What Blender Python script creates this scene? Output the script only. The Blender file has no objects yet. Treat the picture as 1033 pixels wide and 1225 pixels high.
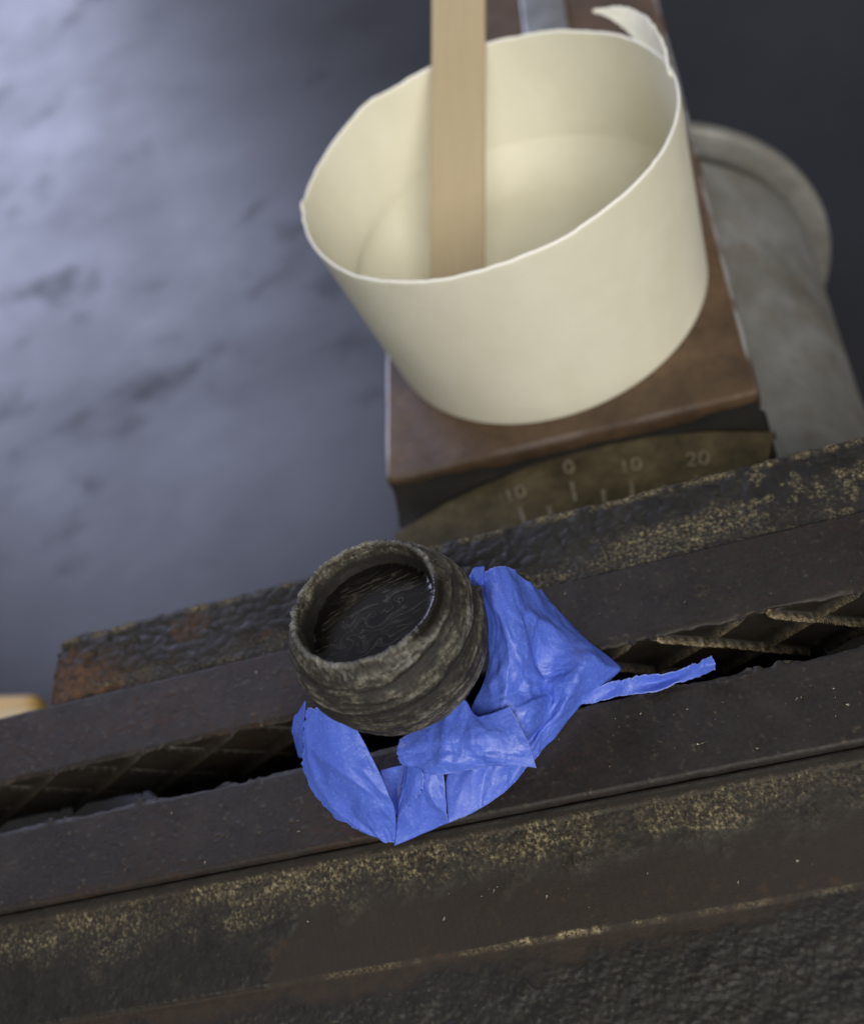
import bpy, math, random
import numpy as np
from mathutils import Matrix, Vector

S = 0.001                                   # all shapes below are written in millimetres
scene = bpy.context.scene
col = scene.collection
rng = np.random.default_rng(11)

# ------------------------------------------------------------------ camera
def camera_axes(pitch, yaw, roll):
    p, y, r = map(math.radians, (pitch, yaw, -roll))
    f = Vector((math.cos(p) * math.sin(y), math.cos(p) * math.cos(y), -math.sin(p)))
    rt = Vector((math.cos(y), -math.sin(y), 0))
    up = rt.cross(f)
    return f, math.cos(r) * rt + math.sin(r) * up, -math.sin(r) * rt + math.cos(r) * up

cam_data = bpy.data.cameras.new('camera')
cam = bpy.data.objects.new('camera', cam_data)
col.objects.link(cam)
f, rt, up = camera_axes(49, -20, 30)
m = Matrix((rt, up, -f)).transposed().to_4x4()
m.translation = Vector((47.3, -88.7, 157.6)) * S
cam.matrix_world = m
cam_data.sensor_fit = 'VERTICAL'
cam_data.sensor_height = 36.0
cam_data.lens = 1400 / 1225 * 36.0
cam_data.clip_start = 0.005
cam_data.clip_end = 50
cam_data.dof.use_dof = True
cam_data.dof.focus_distance = 0.168
cam_data.dof.aperture_fstop = 41.1 / 2.7
scene.camera = cam

# ------------------------------------------------------------------ light
world = bpy.data.worlds.new('World')
scene.world = world
world.use_nodes = True
world.node_tree.nodes['Background'].inputs[0].default_value = (0.92, 0.95, 1.0, 1)
world.node_tree.nodes['Background'].inputs[1].default_value = 0.20

def area(name, loc, target, sx, sy, watts, colour):
    d = bpy.data.lights.new(name, 'AREA')
    d.shape = 'RECTANGLE'
    d.size, d.size_y = sx, sy
    d.energy = watts
    d.color = colour
    o = bpy.data.objects.new(name, d)
    col.objects.link(o)
    o.location = loc
    o.rotation_euler = (Vector(target) - Vector(loc)).to_track_quat('-Z', 'Y').to_euler()
    return o

area('window_light', (-1.20, 1.90, 0.98), (-0.1, 0.1, -0.05), 1.0, 1.4, 33, (0.65, 0.70, 1.0))
area('front_fill_light', (0.45, -1.15, 1.0), (0.02, 0.05, 0), 1.3, 0.9, 31, (1.0, 0.96, 0.89))  # soft fill added in front to brighten the camera-facing sides

scene.view_settings.view_transform = 'Standard'
scene.view_settings.look = 'None'
scene.view_settings.exposure = 0.0
scene.view_settings.gamma = 1.0
scene.cycles.use_denoising = True

# ------------------------------------------------------------------ noise on arrays
def _hash(ix, iy, iz, seed):
    h = (ix.astype(np.int64) * 374761393 + iy.astype(np.int64) * 668265263 + iz.astype(np.int64) * 2147483647 + seed * 1274126177) & 0xFFFFFFFF
    h = ((h ^ (h >> 13)) * 1274126177) & 0xFFFFFFFF
    h = ((h ^ (h >> 16)) * 2246822519) & 0xFFFFFFFF
    h = h ^ (h >> 15)
    return (h & 0xFFFFFF) / float(0xFFFFFF)

def vnoise(x, y, z=None, seed=0):
    """value noise in -1..1"""
    x, y = np.broadcast_arrays(np.asarray(x, float), np.asarray(y, float))
    z = np.zeros_like(x) if z is None else np.broadcast_to(np.asarray(z, float), x.shape)
    fx, fy, fz = np.floor(x), np.floor(y), np.floor(z)
    ux, uy, uz = x - fx, y - fy, z - fz
    q = lambda t: t * t * t * (t * (t * 6 - 15) + 10)
    ux, uy, uz = q(ux), q(uy), q(uz)
    out = 0
    for dx in (0, 1):
        for dy in (0, 1):
            for dz in (0, 1):
                w = (ux if dx else 1 - ux) * (uy if dy else 1 - uy) * (uz if dz else 1 - uz)
                out = out + w * _hash(fx + dx, fy + dy, fz + dz, seed)
    return out * 2 - 1

def fbm(x, y, z=None, octaves=4, seed=0, gain=0.5):
    s, a, t = 0, 1.0, 0
    for k in range(octaves):
        f = 2.03 ** k
        s = s + a * vnoise(np.asarray(x) * f, np.asarray(y) * f, None if z is None else np.asarray(z) * f, seed + 17 * k)
        t += a
        a *= gain
    return s / t

def worley(x, y, seed=0):
    """distance to the nearest and second nearest jittered point (cell size 1) and a random id"""
    x, y = np.broadcast_arrays(np.asarray(x, float), np.asarray(y, float))
    fx, fy = np.floor(x), np.floor(y)
    f1 = np.full(x.shape, 9.0)
    f2 = np.full(x.shape, 9.0)
    idv = np.zeros(x.shape)
    zero = np.zeros_like(fx)
    for dx in (-1, 0, 1):
        for dy in (-1, 0, 1):
            cx, cy = fx + dx, fy + dy
            px = cx + _hash(cx, cy, zero, seed)
            py = cy + _hash(cx, cy, zero + 1, seed)
            d = np.hypot(x - px, y - py)
            near = d < f1
            f2 = np.where(near, f1, np.minimum(f2, d))
            idv = np.where(near, _hash(cx, cy, zero + 2, seed), idv)
            f1 = np.where(near, d, f1)
    return f1, f2, idv

def sstep(a, b, x):
    t = np.clip((np.asarray(x, float) - a) / (b - a), 0, 1)
    return t * t * (3 - 2 * t)

# ------------------------------------------------------------------ mesh helpers
def make_obj(name, verts, faces, mat, parent=None, attrs=None, smooth=True):
    """one mesh object from millimetre coordinates"""
    me = bpy.data.meshes.new(name)
    me.from_pydata((np.asarray(verts, float) * S).tolist(), [], [tuple(map(int, q)) for q in faces])
    if attrs:
        for k, v in attrs.items():
            a = me.attributes.new(k, 'FLOAT', 'POINT')
            a.data.foreach_set('value', np.asarray(v, np.float32).ravel())
    if smooth:
        me.polygons.foreach_set('use_smooth', [True] * len(me.polygons))
    me.update()
    o = bpy.data.objects.new(name, me)
    col.objects.link(o)
    me.materials.append(mat)
    if parent is not None:
        o.parent = parent
        o.matrix_parent_inverse = parent_world(parent).inverted()
    return o

def parent_world(p):
    if p.parent is None:
        return Matrix.LocRotScale(p.location, p.rotation_euler, p.scale)
    return parent_world(p.parent) @ p.matrix_parent_inverse @ Matrix.LocRotScale(p.location, p.rotation_euler, p.scale)

def grid_faces(nu, nv, wrap_u=False, wrap_v=False, flip=False):
    iu = np.arange(nu if wrap_u else nu - 1)
    iv = np.arange(nv if wrap_v else nv - 1)
    U, V = np.meshgrid(iu, iv, indexing='ij')
    U2, V2 = (U + 1) % nu, (V + 1) % nv
    q = np.stack([U * nv + V, U2 * nv + V, U2 * nv + V2, U * nv + V2], -1).reshape(-1, 4)
    return q[:, ::-1] if flip else q

def grid_normals(P, wrap_u=False):
    if wrap_u:
        du = np.roll(P, -1, 0) - np.roll(P, 1, 0)
    else:
        du = np.gradient(P, axis=0)
    dv = np.gradient(P, axis=1)
    n = np.cross(du, dv)
    return n / np.maximum(np.linalg.norm(n, axis=-1, keepdims=True), 1e-9)

def empty(name, loc, label, category, group=None):
    o = bpy.data.objects.new(name, None)
    o.empty_display_size = 0.01
    o.location = Vector(loc) * S
    col.objects.link(o)
    tag(o, label, category, group)
    return o

def tag(o, label=None, category=None, group=None, kind=None):
    if label: o['label'] = label
    if category: o['category'] = category
    if group: o['group'] = group
    if kind: o['kind'] = kind
    return o

def section_path(pts, step):
    """resample a polyline of (y, z) at about `step`, keeping the corners"""
    out = [np.array(pts[0], float)]
    for a, b in zip(pts[:-1], pts[1:]):
        a, b = np.array(a, float), np.array(b, float)
        n = max(1, int(math.ceil(np.linalg.norm(b - a) / step)))
        for k in range(1, n + 1):
            out.append(a + (b - a) * k / n)
    return np.array(out)

def box(x0, x1, y0, y1, z0, z1, bevel=0.0):
    """bevelled box as verts, faces (rounded by cutting the edges)"""
    import bmesh
    bm = bmesh.new()
    bmesh.ops.create_cube(bm, size=1)
    for v in bm.verts:
        v.co = Vector(((x0 + x1) / 2 + v.co.x * (x1 - x0), (y0 + y1) / 2 + v.co.y * (y1 - y0), (z0 + z1) / 2 + v.co.z * (z1 - z0)))
    if bevel > 0:
        bmesh.ops.bevel(bm, geom=list(bm.edges), offset=bevel, segments=3, affect='EDGES', profile=0.6)
    bm.verts.ensure_lookup_table()
    v = [tuple(p.co) for p in bm.verts]
    fc = [[p.index for p in q.verts] for q in bm.faces]
    bm.free()
    return v, fc

# ------------------------------------------------------------------ materials
class Mat:
    def __init__(self, name, **bsdf):
        self.m = bpy.data.materials.new(name)
        self.m.use_nodes = True
        self.t = self.m.node_tree
        self.b = self.t.nodes['Principled BSDF']
        for k, v in bsdf.items():
            self.set(k.replace('_', ' '), v)
        self._co = None
    def link(self, a, b): self.t.links.new(a, b)
    def set(self, sock, v):
        s = self.b.inputs[sock]
        if hasattr(v, 'is_linked'): self.link(v, s)
        else: s.default_value = (*v, 1) if isinstance(v, tuple) and s.type == 'RGBA' else v
    def node(self, kind, **inp):
        n = self.t.nodes.new(kind)
        for k, v in inp.items():
            s = n.inputs[k]
            if hasattr(v, 'is_linked'): self.link(v, s)
            else: s.default_value = v
        return n
    def co(self, scale=(1, 1, 1)):
        if self._co is None: self._co = self.t.nodes.new('ShaderNodeTexCoord').outputs['Object']
        mp = self.t.nodes.new('ShaderNodeMapping')
        self.link(self._co, mp.inputs[0])
        mp.inputs['Scale'].default_value = scale
        return mp.outputs[0]
    def noise(self, mm, detail=4, rough=0.55, stretch=(1, 1, 1), distort=0.0):
        n = self.t.nodes.new('ShaderNodeTexNoise')
        self.link(self.co(stretch), n.inputs['Vector'])
        n.inputs['Scale'].default_value = 1000.0 / mm
        n.inputs['Detail'].default_value = detail
        n.inputs['Roughness'].default_value = rough
        n.inputs['Distortion'].default_value = distort
        return n.outputs[0]
    def voronoi(self, mm, feature='F1', out=0, stretch=(1, 1, 1)):
        n = self.t.nodes.new('ShaderNodeTexVoronoi')
        n.feature = feature
        self.link(self.co(stretch), n.inputs['Vector'])
        n.inputs['Scale'].default_value = 1000.0 / mm
        return n.outputs[out]
    def attr(self, name):
        n = self.t.nodes.new('ShaderNodeAttribute')
        n.attribute_name = name
        return n.outputs['Fac']
    def ramp(self, v, stops, interp='LINEAR'):
        n = self.t.nodes.new('ShaderNodeValToRGB')
        self.link(v, n.inputs[0])
        n.color_ramp.interpolation = interp
        e = n.color_ramp.elements
        while len(e) < len(stops): e.new(0.5)
        for el, (p, c) in zip(e, stops):
            el.position = p
            el.color = (c, c, c, 1) if not isinstance(c, tuple) else (*c, 1)
        return n.outputs[0]
    def math(self, op, a, b=None, clamp=False):
        n = self.t.nodes.new('ShaderNodeMath')
        n.operation = op
        n.use_clamp = clamp
        for s, v in zip(n.inputs, (a, b)):
            if v is None: continue
            if hasattr(v, 'is_linked'): self.link(v, s)
            else: s.default_value = v
        return n.outputs[0]
    def mix(self, fac, a, b, blend='MIX'):
        n = self.t.nodes.new('ShaderNodeMix')
        n.data_type = 'RGBA'
        n.blend_type = blend
        for s, v in ((n.inputs[0], fac), (n.inputs[6], a), (n.inputs[7], b)):
            if hasattr(v, 'is_linked'): self.link(v, s)
            else: s.default_value = (*v, 1) if isinstance(v, tuple) else v
        return n.outputs[2]
    def bump(self, h, strength, dist_mm, chain=None):
        n = self.t.nodes.new('ShaderNodeBump')
        n.inputs['Strength'].default_value = strength
        n.inputs['Distance'].default_value = dist_mm * S
        self.link(h, n.inputs['Height'])
        if chain is not None: self.link(chain, n.inputs['Normal'])
        return n.outputs[0]

def mat_steel():
    """worn blackened steel of the jaw plates"""
    M = Mat('worn_blackened_steel', Specular_IOR_Level=0.25)
    base = M.ramp(M.noise(9, 5, 0.6), [(0.3, (0.011, 0.0092, 0.008)), (0.55, (0.018, 0.0152, 0.0132)), (0.75, (0.031, 0.025, 0.021))])
    base = M.mix(M.ramp(M.noise(0.7, 3, 0.6), [(0.35, 0.0), (0.7, 0.45)]), base, (0.034, 0.030, 0.027))
    rust = M.math('MULTIPLY', M.attr('rust'), M.ramp(M.noise(1.6, 4, 0.65), [(0.42, 0.0), (0.6, 1.0)]))
    base = M.mix(rust, base, (0.040, 0.019, 0.011))
    grain = M.ramp(M.noise(0.5, 3, 0.7), [(0.4, 0.15), (0.65, 1.0)])
    base = M.mix(M.attr('gap_shade'), base, (0.009, 0.0068, 0.004))  # painted shade of the jaw gap
    base = M.mix(M.math('MULTIPLY', M.attr('dust'), grain, True), base, (0.27, 0.21, 0.12))
    M.set('Base Color', base)
    base = M.mix(M.ramp(M.noise(0.5, 2, 0.6), [(0.66, 0.0), (0.72, 0.8)]), base, (0.13, 0.105, 0.07))
    M.set('Roughness', M.ramp(M.noise(2.2, 4, 0.6), [(0.3, 0.42), (0.7, 0.64)]))
    b = M.bump(M.noise(0.38, 4, 0.7), 0.6, 0.09)
    M.set('Normal', M.bump(M.noise(2.6, 4, 0.65), 0.22, 0.12, b))
    return M.m

def mat_casting():
    """old painted casting: hammered black paint, rust, tan dust"""
    M = Mat('old_painted_casting', Specular_IOR_Level=0.32)
    base = M.ramp(M.noise(4.5, 5, 0.65), [(0.3, (0.008, 0.0072, 0.006)), (0.6, (0.0155, 0.0138, 0.011)), (0.8, (0.031, 0.026, 0.018))])
    bare = M.mix(M.noise(3.0, 4, 0.6), (0.016, 0.012, 0.0085), (0.026, 0.0188, 0.013))
    base = M.mix(M.attr('bare'), base, bare)
    rust = M.math('MULTIPLY', M.attr('rust'), M.ramp(M.noise(1.3, 5, 0.7), [(0.38, 0.0), (0.62, 1.0)]))
    base = M.mix(rust, base, M.mix(M.noise(0.9, 3, 0.6), (0.05, 0.021, 0.010), (0.14, 0.066, 0.026)))
    g1 = M.ramp(M.noise(0.6, 4, 0.75), [(0.42, 0.0), (0.62, 1.0)])
    dustc = M.mix(M.noise(0.6, 2, 0.5), (0.10, 0.077, 0.035), (0.37, 0.305, 0.18))
    base = M.mix(M.math('MULTIPLY', M.attr('dust'), g1, True), base, dustc)
    M.set('Base Color', base)
    r = M.ramp(M.noise(1.4, 4, 0.6), [(0.3, 0.42), (0.7, 0.70)])
    r = M.mix(M.math('ADD', M.attr('dust'), rust, True), r, (0.85, 0.85, 0.85))
    r = M.mix(M.attr('bare'), r, (0.70, 0.70, 0.70))
    M.set('Roughness', r)
    b = M.bump(M.noise(0.35, 4, 0.7), 0.6, 0.12)
    M.set('Normal', M.bump(M.noise(1.2, 3, 0.6), 0.35, 0.2, b))
    return M.m

def mat_brown():
    """rust brown painted anvil block"""
    M = Mat('brown_rusted_block')
    c = M.ramp(M.noise(11, 6, 0.65), [(0.3, (0.045, 0.027, 0.015)), (0.5, (0.085, 0.051, 0.028)), (0.68, (0.125, 0.075, 0.041)), (0.8, (0.18, 0.13, 0.08))])
    c = M.mix(M.ramp(M.noise(2.2, 5, 0.7), [(0.56, 0.0), (0.72, 0.8)]), c, (0.045, 0.028, 0.018))
    c = M.mix(M.attr('worn'), c, (0.42, 0.42, 0.42))  # pale chamfers: window light put into the edge colour
    M.set('Base Color', c)
    M.set('Metallic', M.math('MULTIPLY', M.attr('worn'), 0.6))
    M.set('Roughness', M.ramp(M.noise(5, 4, 0.6), [(0.3, 0.48), (0.7, 0.68)]))
    M.set('Normal', M.bump(M.noise(1.4, 5, 0.6), 0.4, 0.25))
    return M.m

def mat_scale():
    M = Mat('dull_brass_scale')
    c = M.ramp(M.noise(7, 6, 0.7), [(0.26, (0.030, 0.025, 0.015)), (0.5, (0.088, 0.071, 0.040)), (0.74, (0.16, 0.128, 0.072))])
    M.set('Base Color', c)
    M.set('Roughness', 0.8)
    M.set('Specular IOR Level', 0.2)
    M.set('Normal', M.bump(M.noise(1.2, 4, 0.6), 0.4, 0.2))
    return M.m

def mat_plain(name, colour, rough, metal=0.0, mm=3.0, amount=0.25, bump=0.1):
    M = Mat(name, Metallic=metal, Roughness=rough)
    lo = tuple(v * (1 - amount) for v in colour)
    hi = tuple(min(1, v * (1 + amount)) for v in colour)
    M.set('Base Color', M.mix(M.ramp(M.noise(mm, 5, 0.6), [(0.3, 0.0), (0.7, 1.0)]), lo, hi))
    if bump: M.set('Normal', M.bump(M.noise(mm * 0.3, 4, 0.6), 0.4, bump))
    return M.m

def mat_zinc():
    M = Mat('dull_grey_bare_metal', Metallic=0.35)
    c = M.ramp(M.noise(26, 6, 0.62, distort=0.6), [(0.3, (0.15, 0.143, 0.122)), (0.5, (0.225, 0.222, 0.205)), (0.7, (0.32, 0.322, 0.315))])
    c = M.mix(M.ramp(M.noise(15, 5, 0.7), [(0.52, 0.0), (0.70, 0.6)]), c, (0.19, 0.145, 0.095))
    M.set('Base Color', c)
    M.set('Roughness', M.ramp(M.noise(9, 4, 0.6), [(0.3, 0.42), (0.7, 0.62)]))
    M.set('Normal', M.bump(M.noise(3, 4, 0.6), 0.25, 0.25))
    return M.m

def mat_bench():
    M = Mat('dark_scuffed_bench_paint')
    c = M.ramp(M.noise(120, 6, 0.6, stretch=(1, 0.6, 1)), [(0.3, (0.010, 0.0105, 0.014)), (0.7, (0.021, 0.022, 0.029))])
    spots = M.ramp(M.noise(38, 5, 0.6, stretch=(0.8, 1.0, 1)), [(0.58, 0.0), (0.76, 0.8)])
    c = M.mix(M.math('MULTIPLY', spots, 0.5), c, (0.008, 0.008, 0.010))
    M.set('Base Color', c)
    r = M.ramp(M.noise(70, 5, 0.6), [(0.3, 0.33), (0.7, 0.47)])
    smear = M.ramp(M.noise(150, 5, 0.6, stretch=(0.35, 1.2, 1), distort=0.7), [(0.5, 0.0), (0.68, 0.6)])
    worn = M.math('MAXIMUM', spots, smear)
    M.set('Roughness', M.mix(spots, r, (0.62, 0.62, 0.62)))
    M.set('Specular IOR Level', M.math('SUBTRACT', 0.5, M.math('MULTIPLY', worn, 0.20)))
    M.set('Normal', M.bump(M.noise(60, 4, 0.55), 0.10, 2.0))
    return M.m

def mat_pot():
    M = Mat('weathered_fibrous_grey_brown')
    s = M.attr('streak')
    dry = M.math('SUBTRACT', 1.0, M.attr('wet'))
    c = M.ramp(s, [(0.20, (0.009, 0.008, 0.0065)), (0.44, (0.040, 0.035, 0.026)), (0.62, (0.098, 0.087, 0.063)), (0.86, (0.24, 0.225, 0.182))])
    c = M.mix(M.ramp(M.noise(3.4, 6, 0.7), [(0.44, 0.0), (0.60, 0.85)]), c, (0.016, 0.013, 0.010))
    c = M.mix(M.attr('pale'), c, (0.205, 0.20, 0.18))
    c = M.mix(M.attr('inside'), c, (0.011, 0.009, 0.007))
    c = M.mix(M.ramp(M.noise(0.42, 4, 0.75), [(0.45, 0.0), (0.62, 0.6)]), c, (0.010, 0.008, 0.007))
    M.set('Base Color', c)
    M.set('Roughness', M.mix(M.attr('wet'), (0.66, 0.66, 0.66), (0.12, 0.12, 0.12)))
    b = M.bump(M.math('MULTIPLY', M.noise(0.32, 4, 0.75), dry), 0.9, 0.16)
    M.set('Normal', M.bump(M.math('MULTIPLY', M.noise(1.0, 4, 0.7), dry), 0.5, 0.25, b))
    return M.m

def mat_resin():
    M = Mat('glossy_black_resin')
    s = M.attr('swirl')
    c = M.ramp(s, [(0.25, (0.0035, 0.003, 0.0028)), (0.60, (0.012, 0.010, 0.008)), (0.95, (0.050, 0.043, 0.035))])
    M.set('Base Color', c)
    M.set('Roughness', 0.13)
    M.set('Specular IOR Level', 0.5)
    M.set('Normal', M.bump(s, 0.09, 0.05))
    return M.m

def mat_tape():
    M = Mat('blue_masking_tape')
    n = M.noise(6, 5, 0.6)
    c = M.ramp(n, [(0.3, (0.064, 0.118, 0.53)), (0.6, (0.074, 0.132, 0.57)), (0.8, (0.085, 0.150, 0.61))])
    speck = M.ramp(M.noise(0.5, 3, 0.7), [(0.52, 0.0), (0.75, 0.45)])
    c = M.mix(speck, c, (0.20, 0.31, 0.70))
    c = M.mix(M.math('MULTIPLY', M.attr('torn'), M.ramp(M.noise(1.6, 4, 0.7), [(0.4, 0.1), (0.65, 0.85)])), c, (0.30, 0.38, 0.72))
    M.set('Base Color', c)
    M.set('Roughness', M.ramp(M.noise(2.5, 4, 0.6), [(0.35, 0.30), (0.65, 0.55)]))
    M.set('Specular IOR Level', 0.45)
    b = M.bump(M.noise(0.55, 4, 0.65), 0.55, 0.07)
    M.set('Normal', M.bump(M.noise(1.7, 5, 0.65, distort=1.2), 0.55, 0.26, b))
    return M.m

def mat_paper():
    M = Mat('cream_paper_board')
    c = M.mix(M.ramp(M.noise(12, 5, 0.6), [(0.3, 0.0), (0.7, 1.0)]), (0.685, 0.66, 0.535), (0.735, 0.71, 0.585))
    c = M.mix(M.ramp(M.noise(30, 4, 0.6, stretch=(1, 1, 0.5), distort=0.6), [(0.45, 0.0), (0.7, 0.5)]), c, (0.64, 0.60, 0.45))
    c = M.mix(M.attr('cut'), c, (0.86, 0.85, 0.78))
    M.set('Base Color', c)
    M.set('Roughness', 0.62)
    M.set('Specular IOR Level', 0.3)
    b = M.bump(M.noise(1.0, 4, 0.65), 0.3, 0.08)
    M.set('Normal', M.bump(M.noise(9, 3, 0.5), 0.3, 0.5, b))
    return M.m

def mat_wood():
    M = Mat('pale_birch_wood')
    g = M.noise(1.0, 5, 0.65, stretch=(1, 1, 0.05))
    c = M.ramp(g, [(0.25, (0.395, 0.315, 0.195)), (0.55, (0.425, 0.345, 0.22)), (0.8, (0.46, 0.38, 0.25))])
    c = M.mix(M.ramp(M.noise(22, 3, 0.5), [(0.4, 0.0), (0.7, 0.35)]), c, (0.37, 0.29, 0.17))
    M.set('Base Color', c)
    M.set('Roughness', 0.6)
    M.set('Normal', M.bump(g, 0.2, 0.05))
    return M.m

STEEL, CAST, BROWN, SCALE, ZINC = mat_steel(), mat_casting(), mat_brown(), mat_scale(), mat_zinc()
TAPE_M, PAPER, WOOD, POT, RESIN = mat_tape(), mat_paper(), mat_wood(), mat_pot(), mat_resin()
PALE = mat_plain('pale_worn_numerals', (0.175, 0.148, 0.098), 0.6, mm=1.5, amount=0.4)
DARK = mat_plain('dark_greasy_iron', (0.011, 0.009, 0.0065), 0.85, mm=6)
BRIGHT = mat_plain('bright_machined_steel', (0.36, 0.37, 0.38), 0.38, metal=0.7, mm=8)

# ================================================================== setting
nb = 40
gx, gy = np.meshgrid(np.linspace(-1500, 1500, nb), np.linspace(-900, 2100, nb), indexing='ij')
bench = make_obj('bench_top', np.stack([gx, gy, np.full_like(gx, -130.0)], -1).reshape(-1, 3), grid_faces(nb, nb), mat_bench())
tag(bench, 'dark blue grey scuffed bench top behind the vise', kind='structure')

# ================================================================== vise
vise = empty('bench_vise', (20, 60, -130), 'old dark iron bench vise with ridged jaws holding the taped fitting', 'vise')

# ---- the two jaw plates
PITCH, ANG = 17.0, math.radians(33)

def knurl(x, z, seed, only=None):
    """0..1 depth of the diamond pockets between the raised ridges at face position (x, z)"""
    jx = x + 0.5 * vnoise(x / 9, z / 9, seed=seed)
    out = np.zeros_like(x)
    side = sstep(2, 22, x)
    for k, sgn in enumerate((1, -1)):
        if only is not None and k != only: continue
        u = (jx + sgn * z / math.tan(ANG)) / PITCH + 0.17 * k
        d = np.abs(u - np.round(u)) * PITCH * math.sin(ANG)
        w = 0.42 + 0.25 * fbm(x / 5, z / 5, octaves=3, seed=seed + 3 + k)
        if k == 0: w = w * (0.45 + 0.55 * side)
        else: w = w * (1.5 - 0.5 * side)
        out = np.maximum(out, np.clip(1 - d / w, 0, 1) * (1 if k else 0.55 + 0.45 * side))
    return 1 - sstep(0.05, 0.75, out)

def jaw_plate(y_in, y_out, seed, x0, x1, amp, dust_amt):
    """plate between y_in (the gripping face) and y_out; sweep of a section along x"""
    sgn = 1 if y_out > y_in else -1
    pts = [(y_out, -14), (y_out, -0.5), (y_out - sgn * 0.5, 0)]
    top = section_path(pts, 0.9)
    topf = section_path([(y_out - sgn * 0.5, 0), (y_in + sgn * 0.25, 0), (y_in, -0.25)], 0.22)
    face = section_path([(y_in, -0.25), (y_in, -14.5)], 0.24)
    sec = np.concatenate([top, topf[1:], face[1:]])
    nface = len(face) - 1
    xs = np.arange(x0, x1 + 0.01, 0.30)
    X = np.repeat(xs[:, None], len(sec), 1)
    Y = np.repeat(sec[None, :, 0], len(xs), 0).copy()
    Z = np.repeat(sec[None, :, 1], len(xs), 0).copy()
    dist_in = np.abs(Y - y_in)                                     # distance from the gripping edge
    g0 = knurl(X, np.minimum(Z, 0), seed)
    near = np.clip(1 - dist_in / 1.9, 0, 1) ** 1.5 * np.where(Z > -0.6, 1, 0)
    # the gripping face carries the grooves; at the top edge they leave notches
    onface = np.where((Z <= -0.2), 1.0, 0.0) * np.where(dist_in < 0.05, 1, 0)
    chip = sstep(0.05, 0.6, fbm(X / 7, X * 0 + seed, octaves=3, seed=seed + 9))
    edge_in = (amp * g0 + 1.1 * amp * chip + 0.35 * (fbm(X / 2.2, X * 0, octaves=3, seed=seed + 5) + 0.3))
    Y += sgn * np.maximum(edge_in, 0) * near
    Z -= 0.5 * np.maximum(g0, chip * 0.7) * near
    fz = np.clip((-Z) / 1.2, 0, 1)
    Y += sgn * onface * (1.5 * g0 * (0.35 + 0.65 * fz) + (1 - fz) * np.maximum(edge_in, 0) * 0.95 + 0.12 * fbm(X / 1.5, Z / 1.5, octaves=3, seed=seed))
    # wear on the top
    ontop = (Z > -1.2) & (np.abs(Y - (y_in + y_out) / 2) < 7.4)
    pit = np.clip(fbm(X / 1.1, Y / 1.1, octaves=3, seed=seed + 2) - 0.42, 0, 1) * 0.25
    lump = np.clip(fbm(X / 0.8, Y / 0.8, octaves=2, seed=seed + 31) - 0.5, 0, 1) * 0.32
    Z += np.where(ontop, 0.10 * fbm(X / 8, Y / 8, octaves=3, seed=seed + 4) - pit + lump, 0)
    Y += np.where(sec[None, :, 0] == y_out, 0.12 * fbm(X / 3, Z, octaves=3, seed=seed + 40), 0)
    P = np.stack([X, Y, Z], -1)
    rust = np.clip(0.25 + 0.9 * fbm(X / 16, Y / 12, octaves=3, seed=seed + 6), 0, 1) * np.where(X < 0, 1.0, 0.45)
    dust = dust_amt * onface * (0.60 * sstep(0.55, 0.1, knurl(X, np.minimum(Z, 0), seed, 0)) + 0.40 * sstep(0.55, 0.1, g0)) * (0.12 + 0.83 * sstep(5, 40, X)) \
        + 0.2 * dust_amt * onface * (1 - fz) * sstep(10, 40, X) + 0.5 * np.where(ontop, lump * 4, 0)
    gap_shade = onface * sstep(0.2, 2.0, -Z) * (0.80 - 0.05 * sstep(5, 40, X))  # shade between the jaws put into the face colour, deeper downwards
    cut = len(sec) - nface
    flip = sgn > 0
    Pa, Pb = P[:, :cut], P[:, cut - 1:]
    V = np.concatenate([Pa.reshape(-1, 3), P[0], P[-1]])                       # end walls
    n0 = len(xs) * cut
    F = list(grid_faces(len(xs), cut, flip=not flip)) + [tuple(range(n0, n0 + len(sec))), tuple(range(n0 + len(sec), n0 + 2 * len(sec)))]
    att = lambda a: np.concatenate([a[:, :cut].ravel(), np.zeros(2 * len(sec))])
    plate = make_obj('jaw_plate', V, F, STEEL, vise, dict(rust=att(rust), dust=att(dust), gap_shade=att(gap_shade)))
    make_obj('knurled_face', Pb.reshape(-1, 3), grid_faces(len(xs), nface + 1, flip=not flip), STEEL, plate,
             dict(rust=rust[:, cut - 1:], dust=dust[:, cut - 1:], gap_shade=gap_shade[:, cut - 1:]))
    return plate

tag(jaw_plate(4.0, 18.9, 3, -112, 98, 0.85, 1.0), 'rear jaw plate with wavy worn edge')
tag(jaw_plate(-3.2, -18.2, 8, -112, 98, 0.55, 0.6), 'front jaw plate under the blue tape')

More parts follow.
